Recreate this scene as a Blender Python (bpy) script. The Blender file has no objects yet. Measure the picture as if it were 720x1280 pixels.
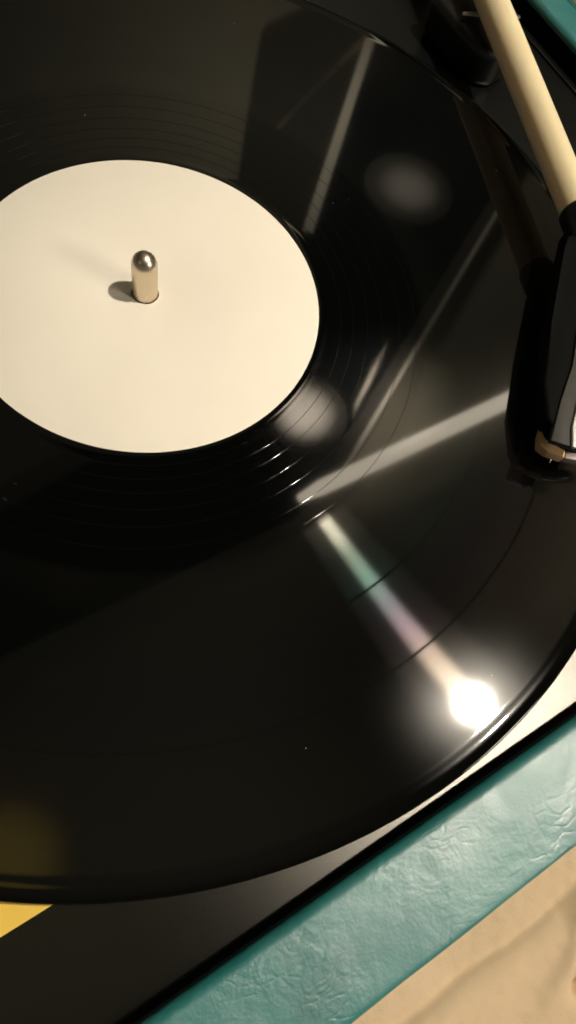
import bpy, bmesh, math, random
from mathutils import Vector, Matrix, noise

random.seed(4)
MM = 0.001
SC = bpy.context.scene
COL = SC.collection

# ------------------------------------------------------------------ camera
f_px = 850.0
cam_d = bpy.data.cameras.new('camera')
cam_d.sensor_fit = 'VERTICAL'
cam_d.sensor_height = 36.0
cam_d.lens = 36.0 * f_px / 1280.0
cam_d.clip_start = 0.005
cam_d.clip_end = 60.0
cam = bpy.data.objects.new('camera', cam_d)
COL.objects.link(cam)
pitch, roll = 0.3844771, -0.1743011
cam.matrix_world = (Matrix.Translation(Vector((12.836, -128.860, 158.900)) * MM)
                    @ Matrix.Rotation(roll, 4, 'Y') @ Matrix.Rotation(pitch, 4, 'X'))
SC.camera = cam

# ------------------------------------------------------------------ world, exposure
w = bpy.data.worlds.new('World')
SC.world = w
w.use_nodes = True
w.node_tree.nodes['Background'].inputs[0].default_value = (0.95, 0.88, 0.72, 1)
w.node_tree.nodes['Background'].inputs[1].default_value = 0.11
SC.view_settings.view_transform = 'Standard'
SC.view_settings.look = 'None'
SC.view_settings.exposure = 0.0
SC.view_settings.gamma = 1.0
SC.view_settings.use_curve_mapping = False
SC.cycles.filter_width = 1.8
SC.cycles.sample_clamp_indirect = 6.0


def lamp(name, kind, loc, power, col, radius=None, aim=None, **kw):
    d = bpy.data.lights.new(name, kind)
    d.energy = power
    d.color = col
    if radius is not None and kind != 'AREA':
        d.shadow_soft_size = radius
    for k, v in kw.items():
        setattr(d, k, v)
    o = bpy.data.objects.new(name, d)
    COL.objects.link(o)
    o.location = Vector(loc) * MM
    if aim is not None:
        o.rotation_euler = ((Vector(aim) - Vector(loc)) * MM).to_track_quat('-Z', 'Y').to_euler()
    return o


# the bulb seen as the white spot in the vinyl: a shaded lamp shining down
# (pendant_lamp, built with the room below)
# a weak lamp to the left
lamp('side_lamp', 'POINT', (-820, -720, 900), 0.9, (1.0, 0.84, 0.6), 0.02)
# added fill spot further off, beyond the bulb, softens the shadows
lamp('fill_spot', 'SPOT', (1630, -823, 980), 52, (1.0, 0.90, 0.76), 0.26, (0, 0, 0),
     spot_size=math.radians(60), spot_blend=0.6)
# added yellow spot, throws a small mirrored pool on the ceiling
lamp('added_yellow_spot', 'SPOT', (-366, -312, 1400), 26.0, (1.0, 0.72, 0.12), 0.02, (-366, -312, 1899),
     spot_size=math.radians(40), spot_blend=1.0)
# added area lights brighten the ceiling that the vinyl mirrors
lamp('ceiling_fill', 'AREA', (450, 2500, 900), 26, (1.0, 0.90, 0.68), None, (450, 2500, 1900),
     shape='DISK', size=0.5)
lamp('ceiling_fill', 'AREA', (-700, -900, 900), 0.6, (1.0, 0.9, 0.72), None, (-300, -500, 1900),
     shape='DISK', size=0.5)


# ------------------------------------------------------------------ helpers
def tag(o, label=None, cat=None, group=None, kind=None):
    for k, v in (('label', label), ('category', cat), ('group', group), ('kind', kind)):
        if v:
            o[k] = v
    return o


def empty(name, loc=(0, 0, 0), rz=0.0):
    o = bpy.data.objects.new(name, None)
    COL.objects.link(o)
    o.empty_display_size = 0.02
    o.location = Vector(loc) * MM
    o.rotation_euler = (0, 0, rz)
    return o


def link(name, bm, mat, parent=None, smooth=True, angle=40):
    """bm in millimetres"""
    bmesh.ops.scale(bm, vec=(MM, MM, MM), verts=bm.verts)
    bmesh.ops.recalc_face_normals(bm, faces=bm.faces)
    me = bpy.data.meshes.new(name)
    bm.to_mesh(me)
    bm.free()
    if smooth:
        me.polygons.foreach_set('use_smooth', [True] * len(me.polygons))
        try:
            me.set_sharp_from_angle(angle=math.radians(angle))
        except Exception:
            pass
    me.materials.append(mat)
    o = bpy.data.objects.new(name, me)
    COL.objects.link(o)
    if parent:
        o.parent = parent
    return o


def box(bm, lo, hi, bev=0.0, seg=2):
    r = bmesh.ops.create_cube(bm, size=1.0)
    vs = r['verts']
    for v in vs:
        v.co = Vector([lo[i] + (v.co[i] + 0.5) * (hi[i] - lo[i]) for i in range(3)])
    if bev:
        es = list({e for v in vs for e in v.link_edges})
        bmesh.ops.bevel(bm, geom=es, offset=bev, segments=seg, profile=0.5, affect='EDGES')
    return bm


def lathe(bm, prof, n=128, c=(0, 0), closed=False):
    """revolve (r, z) profile about z"""
    rings = []
    for r, z in prof:
        if r < 1e-6:
            rings.append([bm.verts.new((c[0], c[1], z))])
        else:
            rings.append([bm.verts.new((c[0] + r * math.cos(2 * math.pi * k / n),
                                        c[1] + r * math.sin(2 * math.pi * k / n), z)) for k in range(n)])
    m = len(rings)
    for i in range(m if closed else m - 1):
        a, b = rings[i], rings[(i + 1) % m]
        for k in range(n):
            k2 = (k + 1) % n
            if len(a) == 1 and len(b) == 1:
                continue
            if len(a) == 1:
                bm.faces.new((a[0], b[k], b[k2]))
            elif len(b) == 1:
                bm.faces.new((a[k], b[0], a[k2]))
            else:
                bm.faces.new((a[k], b[k], b[k2], a[k2]))
    return bm


def tube(bm, pts, rad, n=24, caps=True):
    """sweep a circle along pts; rad is a number or list"""
    pts = [Vector(p) for p in pts]
    rings = []
    for i, p in enumerate(pts):
        t = (pts[min(i + 1, len(pts) - 1)] - pts[max(i - 1, 0)]).normalized()
        up = Vector((0, 0, 1)) if abs(t.z) < 0.95 else Vector((0, 1, 0))
        a = t.cross(up).normalized()
        b = a.cross(t)
        r = rad[i] if isinstance(rad, (list, tuple)) else rad
        rings.append([bm.verts.new(p + a * r * math.cos(2 * math.pi * k / n) + b * r * math.sin(2 * math.pi * k / n))
                      for k in range(n)])
    for a, b in zip(rings, rings[1:]):
        for k in range(n):
            bm.faces.new((a[k], a[(k + 1) % n], b[(k + 1) % n], b[k]))
    if caps:
        bm.faces.new(rings[0][::-1])
        bm.faces.new(rings[-1])
    return bm


def prism(bm, poly, z0, z1, bev=0.0, seg=2):
    lo = [bm.verts.new((x, y, z0)) for x, y in poly]
    hi = [bm.verts.new((x, y, z1)) for x, y in poly]
    fs = [bm.faces.new(lo[::-1]), bm.faces.new(hi)]
    n = len(poly)
    for i in range(n):
        fs.append(bm.faces.new((lo[i], lo[(i + 1) % n], hi[(i + 1) % n], hi[i])))
    if bev:
        es = list({e for f in fs for e in f.edges})
        bmesh.ops.bevel(bm, geom=es, offset=bev, segments=seg, profile=0.5, affect='EDGES')
    return bm


# ------------------------------------------------------------------ materials
class Mat:
    def __init__(self, name, base=(0.5, 0.5, 0.5), rough=0.5, metal=0.0, ior=1.5):
        self.m = bpy.data.materials.new(name)
        self.m.use_nodes = True
        self.nt = self.m.node_tree
        self.p = self.nt.nodes['Principled BSDF']
        self.p.inputs['Base Color'].default_value = (*base, 1)
        self.p.inputs['Roughness'].default_value = rough
        self.p.inputs['Metallic'].default_value = metal
        self.p.inputs['IOR'].default_value = ior
        self.co = None

    def n(self, t, **kw):
        nd = self.nt.nodes.new(t)
        for k, v in kw.items():
            if k in nd.inputs:
                nd.inputs[k].default_value = v
            else:
                setattr(nd, k, v)
        return nd

    def l(self, a, b):
        self.nt.links.new(a, b)

    def coord(self):
        if self.co is None:
            self.co = self.n('ShaderNodeTexCoord').outputs['Object']
        return self.co

    def noise(self, scale, detail=4, rough=0.55, dist=0.0, vec=None):
        nd = self.n('ShaderNodeTexNoise', Scale=scale, Detail=detail, Roughness=rough, Distortion=dist)
        self.l(vec or self.coord(), nd.inputs['Vector'])
        return nd.outputs['Fac']

    def ramp(self, fac, stops, interp='LINEAR'):
        nd = self.n('ShaderNodeValToRGB')
        cr = nd.color_ramp
        cr.interpolation = interp
        while len(cr.elements) < len(stops):
            cr.elements.new(0.5)
        for e, (p, c) in zip(cr.elements, stops):
            e.position = p
            e.color = (*c, 1) if len(c) == 3 else c
        self.l(fac, nd.inputs['Fac'])
        return nd.outputs['Color']

    def math(self, op, a, b=None):
        nd = self.n('ShaderNodeMath', operation=op)
        for i, v in enumerate((a, b)):
            if v is None:
                continue
            if isinstance(v, (int, float)):
                nd.inputs[i].default_value = v
            else:
                self.l(v, nd.inputs[i])
        return nd.outputs[0]

    def maprange(self, v, a, b, c, d):
        nd = self.n('ShaderNodeMapRange')
        self.l(v, nd.inputs[0])
        for i, x in enumerate((a, b, c, d)):
            nd.inputs[i + 1].default_value = x
        return nd.outputs[0]

    def bump(self, h, dist, strength=1.0, normal=None):
        nd = self.n('ShaderNodeBump', Strength=strength, Distance=dist)
        self.l(h, nd.inputs['Height'])
        if normal:
            self.l(normal, nd.inputs['Normal'])
        return nd.outputs['Normal']

    def set(self, name, sock):
        self.l(sock, self.p.inputs[name])


def mat_vinyl():
    M = Mat('vinyl', (0.0011, 0.0013, 0.0012), 0.055, 0, 1.5)
    sep = M.n('ShaderNodeSeparateXYZ')
    M.l(M.coord(), sep.inputs[0])
    r = M.math('SQRT', M.math('ADD', M.math('MULTIPLY', sep.outputs[0], sep.outputs[0]),
                              M.math('MULTIPLY', sep.outputs[1], sep.outputs[1])))
    t = M.maprange(r, 0.0, 0.16, 0.0, 1.0)
    R = lambda mm: mm / 160.0
    g0, g1 = (0, 0, 0), (1, 1, 1)
    # where the music grooves are; track breaks at 103.1 and 122.6 mm
    mask = M.ramp(t, [(R(81), g0), (R(83), g1), (R(102.6), g1), (R(102.7), g0), (R(103.5), g0), (R(103.6), g1),
                      (R(122.1), g1), (R(122.2), g0), (R(123.0), g0), (R(123.1), g1), (R(145.2), g1), (R(145.8), g0)])
    # diffraction colours of the lamp streak, painted into the groove lobe by radius
    tint = M.ramp(t, [(R(80), (0.75, 0.70, 0.62)), (R(90), (0.62, 0.70, 0.60)), (R(101), (0.42, 0.78, 0.68)),
                      (R(108), (0.55, 0.62, 0.72)), (R(117), (0.80, 0.62, 0.76)), (R(126), (0.95, 0.80, 0.66)),
                      (R(140), (1.0, 0.92, 0.78))])
    cmb = M.n('ShaderNodeCombineXYZ')
    M.l(r, cmb.inputs[0])
    band = M.maprange(M.noise(2600, 3, 0.6, vec=cmb.outputs[0]), 0.3, 0.7, 0.65, 1.2)
    # streak brightness painted by radius, with a brighter glow at both ends
    gain = M.math('MULTIPLY', M.ramp(t, [(R(81), (1, 1, 1)), (R(88), (.80,) * 3), (R(93), (.38,) * 3), (R(112), (.36,) * 3),
                                         (R(124), (.55,) * 3), (R(138), (.9,) * 3)]), 0.048)
    tan = M.n('ShaderNodeTangent', direction_type='RADIAL', axis='Z')
    aniso = M.n('ShaderNodeBsdfAnisotropic', Roughness=0.24, Anisotropy=0.93, Rotation=0.0)
    M.l(tan.outputs[0], aniso.inputs['Tangent'])
    mul = M.n('ShaderNodeMix', data_type='RGBA', blend_type='MULTIPLY')
    mul.inputs['Factor'].default_value = 1.0
    sc = M.math('MULTIPLY', M.math('MULTIPLY', mask, band), gain)
    M.l(tint, mul.inputs['A'])
    M.l(sc, mul.inputs['B'])
    M.l(mul.outputs['Result'], aniso.inputs['Color'])
    # wide faint haze of dust and fine scratches
    haze = M.n('ShaderNodeBsdfAnisotropic', distribution='BECKMANN', Roughness=0.175, Anisotropy=0.0)
    dust = M.maprange(M.noise(55, 5, 0.65), 0.3, 0.7, 0.0018, 0.0029)
    M.l(dust, haze.inputs['Color'])
    add = M.n('ShaderNodeAddShader')
    add2 = M.n('ShaderNodeAddShader')
    M.l(M.p.outputs[0], add.inputs[0])
    M.l(aniso.outputs[0], add.inputs[1])
    M.l(add.outputs[0], add2.inputs[0])
    M.l(haze.outputs[0], add2.inputs[1])
    M.l(add2.outputs[0], M.nt.nodes['Material Output'].inputs['Surface'])
    M.set('Roughness', M.math('ADD', M.maprange(M.noise(40, 4), 0.3, 0.7, 0.034, 0.046), M.math('MULTIPLY', mask, 0.004)))
    return M.m


def mat_paper():
    M = Mat('cream_paper', (0.86, 0.81, 0.70), 0.75, 0, 1.4)
    c = M.ramp(M.noise(25, 4), [(0.3, (0.83, 0.775, 0.665)), (0.7, (0.87, 0.82, 0.71))])
    M.set('Base Color', c)
    M.set('Normal', M.bump(M.noise(2500, 3), 0.00004, 0.5))
    return M.m


def mat_leather():
    M = Mat('teal_leatherette', (0.006, 0.15, 0.14), 0.45, 0, 2.05)
    c = M.ramp(M.noise(38, 5, 0.6, 0.6), [(0.25, (0.003, 0.115, 0.112)), (0.5, (0.004, 0.15, 0.148)), (0.8, (0.012, 0.19, 0.17))])
    M.set('Base Color', c)
    rg = M.maprange(M.noise(60, 4, 0.6, 0.8), 0.3, 0.7, 0.40, 0.54)
    M.set('Roughness', rg)
    # crinkles: stretched cells, broken up by noise
    mp = M.n('ShaderNodeMapping')
    mp.inputs['Scale'].default_value = (1.0, 2.2, 1.0)
    mp.inputs['Rotation'].default_value = (0, 0, 0.5)
    wob = M.n('ShaderNodeTexNoise', Scale=45.0, Detail=3.0)
    M.l(M.coord(), wob.inputs['Vector'])
    mx = M.n('ShaderNodeVectorMath', operation='SCALE')
    mx.inputs['Scale'].default_value = 0.03
    M.l(wob.outputs['Color'], mx.inputs[0])
    ad = M.n('ShaderNodeVectorMath', operation='ADD')
    M.l(M.coord(), ad.inputs[0])
    M.l(mx.outputs[0], ad.inputs[1])
    M.l(ad.outputs[0], mp.inputs['Vector'])
    vo = M.n('ShaderNodeTexVoronoi', feature='DISTANCE_TO_EDGE', Scale=130.0)
    M.l(mp.outputs[0], vo.inputs['Vector'])
    cre = M.maprange(vo.outputs['Distance'], 0.0, 0.16, 0.0, 1.0)
    gate = M.maprange(M.noise(34, 4, 0.6, 0.5), 0.46, 0.68, 0.0, 1.0)
    h1 = M.math('MULTIPLY', cre, gate)
    n1 = M.bump(h1, 0.00035, 0.17)
    n2 = M.bump(M.noise(210, 5, 0.6, 0.9), 0.0005, 0.20, n1)
    n2 = M.bump(M.noise(85, 3, 0.5, 1.2), 0.0011, 0.22, n2)
    n3 = M.bump(M.noise(1500, 3), 0.00008, 0.5, n2)
    M.set('Normal', n3)
    return M.m


def mat_plastic(name, base, rough, bump=0.00003, ior=1.5):
    M = Mat(name, base, rough, 0, ior)
    M.set('Roughness', M.maprange(M.noise(60, 4), 0.3, 0.7, rough * 0.93, rough * 1.07))
    if bump:
        M.set('Normal', M.bump(M.noise(1400, 2), bump, 0.5))
    return M.m


def mat_cloth():
    M = Mat('beige_cloth', (0.56, 0.39, 0.235), 0.85, 0, 1.4)
    c = M.ramp(M.noise(14, 5, 0.6), [(0.3, (0.52, 0.385, 0.24)), (0.7, (0.63, 0.475, 0.31))])
    M.set('Base Color', c)
    M.p.inputs['Sheen Weight'].default_value = 0.15
    n1 = M.bump(M.noise(60, 4), 0.002, 0.35)
    n2 = M.bump(M.noise(900, 3, 0.7), 0.0002, 0.6, n1)
    M.set('Normal', n2)
    return M.m


def mat_emit(name, col, s):
    M = Mat(name, (0.8, 0.8, 0.8), 0.5)
    M.p.inputs['Emission Color'].default_value = (*col, 1)
    M.p.inputs['Emission Strength'].default_value = s
    return M.m


def mat_plain(name, a, b, scale, rough=0.8):
    M = Mat(name, a, rough)
    M.set('Base Color', M.ramp(M.noise(scale, 4), [(0.3, a), (0.7, b)]))
    M.p.inputs['Specular IOR Level'].default_value = 0.15
    return M.m


def mat_satin():
    M = Mat('black_satin_plastic', (0.0045, 0.005, 0.005), 0.5)
    M.p.inputs['Specular IOR Level'].default_value = 0.0
    gl = M.n('ShaderNodeBsdfAnisotropic', distribution='BECKMANN', Roughness=0.338, Anisotropy=0.0)
    M.l(M.ramp(M.noise(60, 4), [(0.3, (0.070, 0.067, 0.061)), (0.7, (0.079, 0.076, 0.069))]), gl.inputs['Color'])
    b = M.bump(M.noise(1400, 2), 0.00003, 0.4)
    M.l(b, gl.inputs['Normal'])
    add = M.n('ShaderNodeAddShader')
    M.l(M.p.outputs[0], add.inputs[0])
    M.l(gl.outputs[0], add.inputs[1])
    M.l(add.outputs[0], M.nt.nodes['Material Output'].inputs['Surface'])
    return M.m


VINYL = mat_vinyl()
PAPER = mat_paper()
TEAL = mat_leather()
PLINTH = mat_satin()
BLACK = mat_plastic('black_plastic', (0.003, 0.003, 0.003), 0.42)
LINING = mat_plastic('black_lining', (0.002, 0.003, 0.003), 0.9, ior=1.15)
MATT = mat_plastic('matt_black_plastic', (0.002, 0.002, 0.002), 0.7, ior=1.2)
RUBBER = mat_plastic('black_rubber', (0.01, 0.01, 0.01), 0.8)
IVORY = mat_plastic('ivory_plastic', (0.84, 0.72, 0.46), 0.42)
_p = IVORY.node_tree.nodes['Principled BSDF']
_p.inputs['Subsurface Weight'].default_value = 0.4
_p.inputs['Subsurface Radius'].default_value = (1.0, 0.7, 0.35)
_p.inputs['Subsurface Scale'].default_value = 0.006
GREY = mat_plastic('grey_plastic', (0.042, 0.039, 0.034), 0.62, ior=1.35)
WHITE = mat_plastic('white_plastic', (0.80, 0.79, 0.76), 0.4)
YELLOW = mat_plastic('yellow_card', (0.82, 0.55, 0.09), 0.5)


def mat_metal(name, col, rough):
    M = Mat(name, col, rough, 1.0)
    M.set('Roughness', M.maprange(M.noise(300, 3), 0.3, 0.7, rough * 0.85, rough * 1.2))
    return M.m


NICKEL = mat_metal('satin_nickel', (0.72, 0.62, 0.48), 0.30)
STEEL = mat_metal('bright_steel', (0.75, 0.72, 0.68), 0.18)
MAUVE = mat_plastic('grey_pink_plastic', (0.26, 0.21, 0.19), 0.4)
BRASS = mat_plastic('copper_lacquer', (0.58, 0.37, 0.19), 0.45)
CLOTH = mat_cloth()

# ------------------------------------------------------------------ the room above, seen only in the vinyl
CEIL = mat_plain('ceiling_paint', (0.19, 0.18, 0.15), (0.22, 0.21, 0.17), 2.0)
DARK = mat_plain('dark_timber', (0.007, 0.009, 0.011), (0.012, 0.014, 0.016), 3.0, 0.9)
DARK.node_tree.nodes['Principled BSDF'].inputs['Specular IOR Level'].default_value = 0.05
PANEL = mat_plain('panel_paint', (0.040, 0.038, 0.032), (0.047, 0.045, 0.038), 2.0)
DISC = mat_plain('grey_disc', (0.06, 0.057, 0.054), (0.07, 0.066, 0.062), 5.0, 0.7)
MOULD = mat_plain('pale_moulding', (0.62, 0.59, 0.54), (0.70, 0.66, 0.60), 5.0, 0.5)

bm = bmesh.new()
box(bm, (-6000, -4000, 1900), (6000, 9000, 1960))
tag(link('ceiling', bm, CEIL, smooth=False), kind='structure')
bm = bmesh.new()
prism(bm, [(555, 850), (1354, 2326), (2235, 3994), (3401, 6102), (1653, 5363), (993, 3810), (434, 1843), (64, 1077),
           (-506, 631), (-889, 390), (-963, -85), (-444, 218), (-136, 391), (391, 694)][::-1], 1840, 1899)
tag(link('ceiling_beam', bm, DARK, smooth=False), kind='structure')


def strip(name, a, b, wd, z0, z1, mat, parent=None):
    a, b = Vector(a), Vector(b)
    d = (b - a).normalized()
    n = Vector((-d.y, d.x)) * wd / 2
    bm_ = bmesh.new()
    prism(bm_, [tuple(a - n), tuple(b - n), tuple(b + n), tuple(a + n)], z0, z1, 4)
    return link(name, bm_, mat, parent)


strip('ceiling_trim', (556, 860), (1278, 2148), 17, 1822, 1839, MOULD)['kind'] = 'structure'
strip('ceiling_trim', (526, 874), (1248, 2162), 42, 1826, 1839, DISC)['kind'] = 'structure'
bm = bmesh.new()
prism(bm, [(588, 1040), (600, 1085), (662, 1205), (735, 1388), (668, 1262), (600, 1110)], 1822, 1839)
link('ceiling_trim', bm, MOULD)['kind'] = 'structure'
# panel with a pale rim
bm = bmesh.new()
prism(bm, [(733, 3107), (430, 1880), (174, 2057), (204, 2445), (263, 3068), (473, 3274)], 1850, 1895)
pn = link('ceiling_panel', bm, PANEL, smooth=False)
pn['kind'] = 'structure'
strip('ceiling_trim', (442, 1870), (755, 3090), 44, 1835, 1849, MOULD)['kind'] = 'structure'
strip('ceiling_trim', (776, 3129), (481, 3317), 60, 1835, 1849, PANEL)['kind'] = 'structure'

# two grey discs added on the beam, lit by added spots as soft glows
for (x, y, rr, pw) in ((420, 1060, 150, 560.0), (870, 2170, 190, 46.0)):
    bm = bmesh.new()
    lathe(bm, [(0, 1826), (rr - 4, 1826), (rr, 1828), (rr, 1839.5), (0, 1839.5)], 48, (x, y))
    link('glow_disc', bm, DISC)['kind'] = 'structure'
    lamp('glow_spot', 'SPOT', (x, y, 1500), pw, (1, 0.88, 0.72), 0.02, (x, y, 1826),
         spot_size=2 * math.atan(rr * 0.85 / 326), spot_blend=1.0)

# the lamp mirrored as the white spot: a bulb whose upper half sits in a dark cup
PL = empty('pendant_lamp', (640.4, 29.9, 1200))
tag(PL, 'warm round bulb in a dark cup, the blinding white spot mirrored near the record rim', 'lamp')
ax = (Vector((60, -20, 0)) - Vector((640.4, 29.9, 1200))).normalized()
PL.rotation_euler = ax.to_track_quat('-Z', 'Y').to_euler()
PL.scale = (0.85, 0.85, 0.85)
bm = bmesh.new()
lathe(bm, [(0, -34)] + [(34 * math.cos(a * math.pi / 32), 34 * math.sin(a * math.pi / 32)) for a in range(-15, 16)] + [(0, 34)], 48)
BULB = link('bulb', bm, mat_emit('bulb_glow', (1.0, 0.895, 0.745), 1980.0), PL)
bm = bmesh.new()
lathe(bm, [(35.5, -2), (35.5, 4), (36, 20), (33, 40), (18, 56), (18, 90), (0, 90), (0, 54), (16, 52), (31, 38), (34.7, 20), (34.7, -2)], 48)
link('socket', bm, BLACK, PL)

# slim lit tube
bm = bmesh.new()
tube(bm, [(396, 728, 1810), (470, 774, 1810), (1257, 1224, 1810), (1574, 1412, 1810)], [14, 26, 30, 30], 16)
TL = link('tube_lamp', bm, mat_emit('tube_glow', (1.0, 0.86, 0.66), 8.0))
tag(TL, 'slim lit tube lamp, the slanting pale bar reflected in the record right of the label', 'lamp')
lamp('trim_fill_spot', 'SPOT', (700, 1150, 1500), 58.0, (1, 0.88, 0.7), 0.02, (690, 1150, 1840),
     spot_size=math.radians(95), spot_blend=1.0)  # added spot, brightens the trim strips mirrored in the vinyl

# ------------------------------------------------------------------ cloth under the player
bm = bmesh.new()
c30, s30 = math.cos(math.radians(30)), math.sin(math.radians(30))


def axis(lo, hi, f0, f1, coarse, fine):
    out, x = [], lo
    while x < hi:
        out.append(x)
        x += fine if f0 <= x < f1 else coarse
    return out + [hi]


US = axis(-420, 480, -60, 110, 9.0, 1.1)
VS = axis(-420, 380, -270, -168, 9.0, 0.9)


def cloth_z(u, v):
    z = -52.0
    p = Vector((u, v, 0))
    if v < -168:
        k = min(1.0, (-168 - v) / 10)
        wv = v + 205 + 4 * noise.noise(p * 0.03) + 0.05 * (u - 15)
        z += k * (1.2 * math.exp(-((wv + 4.5) / 4.0) ** 2) - 1.2 * math.exp(-((wv - 1.5) / 1.4) ** 2))
        wv2 = v + 219 - 0.45 * (u - 22) + 4 * noise.noise(p * 0.05)
        z += k * (2.0 * math.exp(-(wv2 / 3.5) ** 2)) / (1 + math.exp(-(u - 17) / 3))
        z -= 7.0 * math.exp(-((u - 26) ** 2 + (v + 225) ** 2) / 9.0)
        z += k * 0.4 * noise.noise(p * 0.09 + Vector((2, 2, 2))) + 0.25 * noise.noise(p * 0.3)
    z += 0.7 * noise.noise(p * 0.018) + 0.35 * noise.noise(p * 0.05 + Vector((5, 1, 2)))
    return z


grid = [[bm.verts.new((u, v, cloth_z(u, v))) for u in US] for v in VS]
for a, b in zip(grid, grid[1:]):
    for i in range(len(US) - 1):
        bm.faces.new((a[i], a[i + 1], b[i + 1], b[i]))
cl = link('tablecloth', bm, CLOTH, angle=180)
cl.rotation_euler = (0, 0, math.radians(30))
tag(cl, 'creased beige cloth spread under the teal record player', 'cloth')

# ------------------------------------------------------------------ record player
RP = empty('record_player', (0, 0, -50), math.radians(30))
tag(RP, 'portable record player in a crinkled teal leatherette case, ivory tonearm at right', 'record player')
UL, UR, VF, VB = -165.0, 207.5, -153.5, 156.0     # inner faces of the walls
WZ = 1.2                                          # wall top
Z0 = 50.0                                         # the Empty stands on the cloth
PZ = -8.0                                         # plinth top


def wall(inner, length, width, seed, flip):
    """rounded leather-covered wall, running along local x; inner face at y=0, outer at y=-width"""
    bm_ = bmesh.new()
    prof = []
    ri, ro = 2.6, 1.8
    prof.append((-0.5, -8.0))
    for k in range(9):
        a = math.pi / 2 * k / 8
        prof.append((-0.5 - ri + ri * math.cos(a), -ri + ri * math.sin(a)))
    m = 22
    for k in range(1, m):
        prof.append((-0.5 - ri - (width - 0.5 - ri - ro) * k / m, 0.25 * math.sin(math.pi * k / m)))
    for k in range(7):
        a = math.pi / 2 + math.pi / 2 * k / 6
        prof.append((-width + ro + ro * math.cos(a), -ro + ro * math.sin(a)))
    for zz in (-12, -25, -40, -52):
        prof.append((-width + 0.0, zz))
    prof.append((-0.5, -52))
    n = max(20, int(length / 1.3))
    rows = []
    for i in range(n + 1):
        x = length * i / n
        row = []
        for (y, z) in prof:
            p = Vector((x + seed * 31.7, y, z))
            amp = 0.0 if z < -30 else 1.0
            q = p * 0.11
            d = 0.14 * noise.noise(p * 0.045) + 0.10 * noise.noise(q) \
                - 0.10 * max(0.0, 0.22 - abs(noise.noise(p * 0.10 + Vector((7, 3, 1))))) / 0.22 * max(0, noise.noise(p * 0.03 + Vector((1, 9, 4))) + 0.25)
            row.append(bm_.verts.new((x, y - (d * amp * 0.4 if y < -3 else 0), z + d * amp)))
        rows.append(row)
    for a, b in zip(rows, rows[1:]):
        for k in range(len(prof)):
            k2 = (k + 1) % len(prof)
            bm_.faces.new((a[k], a[k2], b[k2], b[k]))
    bm_.faces.new(rows[0][::-1])
    bm_.faces.new(rows[-1])
    return bm_


def add_wall(p, rz, length, width, seed):
    o = link('case_wall', wall(None, length, width, seed, False), TEAL, RP, angle=70)
    o.location = Vector((p[0], p[1], WZ + Z0)) * MM
    o.rotation_euler = (0, 0, rz)
    # dark lining on the inside of that wall
    b_ = bmesh.new()
    box(b_, (0, -0.49, -20), (length, 0, -2.9), 0.2)
    link('lining', b_, LINING, o)
    return o


add_wall((UL, VF), 0, UR - UL, 22.8, 1)                         # front
add_wall((UR, VF - 22.4), math.pi / 2, VB - VF + 44.8, 15.5, 2)   # right
add_wall((UR, VB), math.pi, UR - UL, 22.4, 3)                   # back
add_wall((UL, VB + 22.4), -math.pi / 2, VB - VF + 44.8, 13.0, 4)  # left

bm = bmesh.new()
box(bm, (UL + 0.05, VF + 0.05, PZ - 6), (UR - 0.05, VB - 0.05, PZ))
o = link('plinth', bm, PLINTH, RP, smooth=False)
o.location.z = Z0 * MM
# raised border of the plinth, along the right side
bm = bmesh.new()
box(bm, (UR - 6, VF + 4, PZ - 0.5), (UR - 3.5, VB - 4, PZ + 0.9), 0.4)
o = link('plinth_rib', bm, PLINTH, RP)
o.location.z = Z0 * MM
# platter and its rubber mat
bm = bmesh.new()
lathe(bm, [(0, -7.6), (139, -7.6), (140, -7.0), (140, -3.6), (139.4, -3.0), (0, -3.0)], 96)
o = link('platter', bm, BLACK, RP)
o.location.z = Z0 * MM
bm = bmesh.new()
lathe(bm, [(0, -2.98), (138, -2.98), (138.6, -2.7), (138, -2.25), (0, -2.25)], 96)
p = link('platter_mat', bm, RUBBER, o)
# spindle
bm = bmesh.new()
R0 = 3.55
pr = [(0, -2.0), (R0, -2.0), (R0, 11.2)]
for k in range(1, 13):
    a = math.pi / 2 * k / 12
    pr.append((R0 * math.cos(a), 11.2 + 4.0 * math.sin(a)))
lathe(bm, pr, 48)
o = link('spindle', bm, NICKEL, RP)
o.location.z = Z0 * MM
# latch on the right wall
bm = bmesh.new()
box(bm, (UR + 15.7, 40, -14), (UR + 18.0, 75, 2.0), 0.8)
o = link('latch', bm, STEEL, RP)
o.location.z = Z0 * MM

# tonearm: ivory tube, black headshell
TA = empty('tonearm', (0, 0, 0))
TA.parent = RP
TA.location = (0, 0, Z0 * MM)
pA, pB = Vector((167.4, 62.4, 14)), Vector((134.2, -31.0, 13.2))
dirn = (pB - pA).normalized()
start = pA - dirn * 62
bm = bmesh.new()
tube(bm, [start, start + dirn * 1.0, pA, pB - dirn * 0.6, pB + dirn * 2], [5.0, 5.5, 5.5, 5.25, 5.2], 32)
link('arm_tube', bm, IVORY, TA)
bm = bmesh.new()
tube(bm, [pB - dirn * 0.3, pB + dirn * 0.6, pB + dirn * 7, pB + dirn * 9], [5.5, 6.0, 6.0, 5.4], 32)
link('collar', bm, BLACK, TA)
# pivot block, beyond the frame
bm = bmesh.new()
lathe(bm, [(0, PZ), (21, PZ), (21, -2), (19.5, 0), (14, 1), (13, 3), (12.5, 7.5), (0, 7.5)], 64, (start.x, start.y))
link('pivot_base', bm, BLACK, TA)

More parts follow.
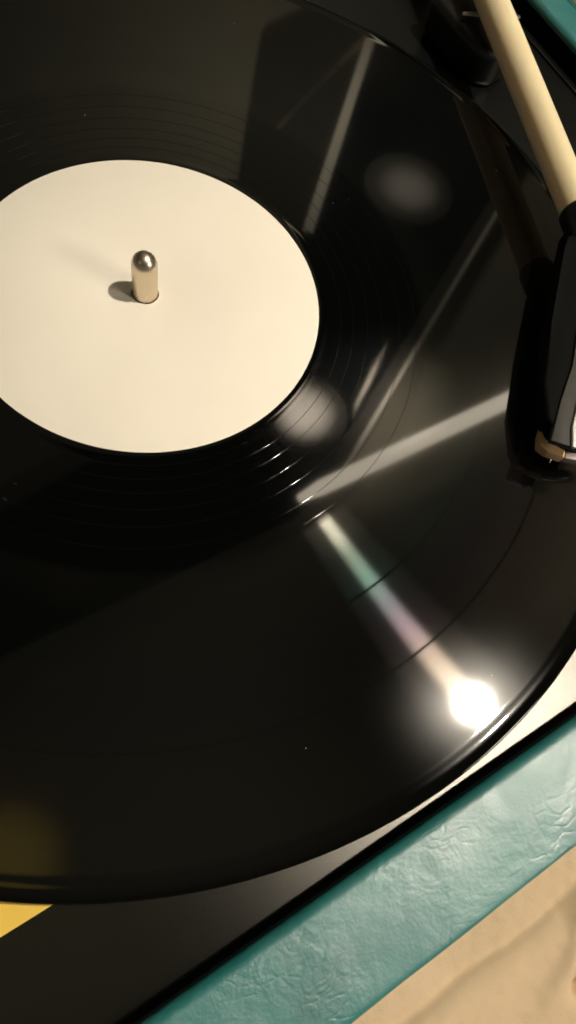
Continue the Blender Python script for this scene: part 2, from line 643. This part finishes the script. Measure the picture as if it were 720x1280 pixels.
hs = [(134.5, -36), (128.5, -34), (121, -41), (99.8, -60.7), (84, -76), (77.6, -86.0), (76.6, -91.0), (82.0, -97.5),
      (85, -98.5), (100, -84), (116, -66), (131, -49), (137, -41)]
bm = bmesh.new()
prism(bm, hs[::-1], 5.6, 12.2, 1.2, 3)
HS = link('headshell', bm, MATT, TA)
plate = [(110, -61.5), (94.6, -76.3), (84.2, -83.6), (73.2, -92.2), (79.0, -98.0), (92, -88), (108, -72), (116, -64)]
bm = bmesh.new()
prism(bm, plate[::-1], 11.0, 13.0, 0.35)
link('top_plate', bm, GREY, HS)
bm = bmesh.new()
prism(bm, [(81.2, -91.6), (88, -86.2), (89.6, -88.0), (82.6, -94.2), (77.6, -97.4), (77.0, -96.6)][::-1], 12.9, 14.0, 0.25)
link('white_stripe', bm, WHITE, HS)
# brass lip bent round the front corner
lip = [(81.6, -84.4), (76.4, -88.4), (74.0, -91.2), (75.0, -93.8), (78.4, -97.4), (80.2, -95.6), (77.6, -92.8), (77.2, -91.4),
       (78.6, -89.2), (82.2, -85.2)]
bm = bmesh.new()
prism(bm, lip, 4.2, 7.4, 0.4)
link('copper_lip', bm, BRASS, HS)
bm = bmesh.new()
prism(bm, [(78.7, -97.5), (80.4, -95.8), (87.0, -99.4), (86.0, -101.6), (82.6, -100.2)], 4.4, 7.0, 0.35)
link('front_bar', bm, MAUVE, HS)
bm = bmesh.new()
prism(bm, [(78, -90), (84, -97), (92, -89), (86, -82)], 1.6, 5.7, 0.5)
link('cartridge', bm, BLACK, HS)
bm = bmesh.new()
tube(bm, [(82.5, -92.5, 2.0), (80.5, -94.4, 1.2), (79.2, -95.6, 0.25)], [0.45, 0.35, 0.12], 10)
link('stylus', bm, STEEL, HS)

# arm rest with a steel pin under the tube
AR = empty('arm_rest', (0, 0, 0))
AR.parent = RP
AR.location = (0, 0, Z0 * MM)
bm = bmesh.new()
prism(bm, [(157, 58), (159, 48.5), (166, 45.0), (176, 48.0), (184, 57), (184, 82), (157, 82)], PZ, 6.0, 3.2, 4)
link('rest_block', bm, BLACK, AR)
bm = bmesh.new()
tube(bm, [(160.0, 66.6, 7.5), (160.7, 66.4, 7.5), (182.3, 59.2, 7.5), (183.0, 59.0, 7.5)], [0.6, 0.9, 0.9, 0.6], 16)
link('rest_pin', bm, STEEL, AR)

# ------------------------------------------------------------------ yellow card on the plinth
bm = bmesh.new()
prism(bm, [(-79.5, -127.5), (-150, -127.9), (-149, -88), (-79, -88)], PZ + 0.05, PZ + 0.35)
yc = link('yellow_card', bm, YELLOW, None, smooth=False)
yc.rotation_euler = (0, 0, math.radians(30))
tag(yc, 'small yellow card on the black plinth, peeping out from under the record', 'card')

# ------------------------------------------------------------------ the record
VR = empty('vinyl_record', (0, 0, -2.2))
tag(VR, 'glossy black vinyl record with a blank cream label, lying on the platter', 'vinyl record')
ZR = 2.2
bm = bmesh.new()
top = [(3.75, -0.9), (3.75, -0.05), (4.3, -0.05), (49.3, -0.05), (49.6, -0.05), (50.6, 0.02), (51.3, 0.07), (52.0, 0.03), (53, 0.0), (53.6, 0.0), (54, 0.0), (80.2, 0.0), (80.6, 0.0), (82, 0.0), (100, 0.0),
       (125, 0.0), (144.6, 0.0), (145.0, 0.0), (145.4, 0.004), (146.2, 0.04), (146.9, 0.09), (147.6, 0.11), (148.4, 0.09), (149.2, 0.02), (150.1, -0.12),
       (150.45, -0.3), (150.5, -0.9), (150.3, -1.4), (149.6, -1.9), (148.6, -2.15), (146, -2.0), (52, -2.0), (3.75, -2.0)]
lathe(bm, top, 360, closed=True)
o = link('disc', bm, VINYL, VR, angle=75)
o.location.z = ZR * MM
# raised turns of the run-out spiral in the blank ring
bm = bmesh.new()
turns = [53.4, 57.2, 61.0, 65.4, 69.8, 75.4, 80.4]
prof = [(-0.085, -0.03), (-0.08, 0.030), (-0.05, 0.036), (0.0, 0.032), (0.05, 0.016), (0.09, -0.012), (0.10, -0.03)]
prev = None
for k in range(0, 6 * 240 + 1):
    t = k / 240.0
    i = min(int(t), 5)
    r = turns[i] + (turns[i + 1] - turns[i]) * (t - i)
    a = -2 * math.pi * t - 0.98
    row = [bm.verts.new(((r + d) * math.cos(a), (r + d) * math.sin(a), z)) for d, z in prof]
    if prev:
        for j in range(len(prof) - 1):
            bm.faces.new((prev[j], prev[j + 1], row[j + 1], row[j]))
    prev = row
o = link('run_out_groove', bm, VINYL, VR, angle=45)
o.location.z = ZR * MM
bm = bmesh.new()
lathe(bm, [(3.8, -0.04), (49.9, -0.04), (50.0, 0.02), (49.9, 0.08), (4.0, 0.08), (3.8, 0.02)], 240, closed=True)
o = link('paper_label', bm, PAPER, VR)
o.location.z = ZR * MM

# a few specks of dust
bm = bmesh.new()
for k in range(12):
    r, a = random.uniform(55, 144), random.uniform(0, 2 * math.pi)
    sz = random.uniform(0.08, 0.2)
    v = bmesh.ops.create_icosphere(bm, subdivisions=1, radius=sz)['verts']
    sx = random.uniform(0.7, 2.2)
    for q in v:
        q.co = Vector((q.co.x * sx + r * math.cos(a), q.co.y + r * math.sin(a), q.co.z * 0.6 + sz * 0.5))
o = link('dust', bm, mat_plain('dust_grey', (0.30, 0.28, 0.25), (0.4, 0.38, 0.34), 400.0), VR)
o.location.z = ZR * MM
o['kind'] = 'stuff'
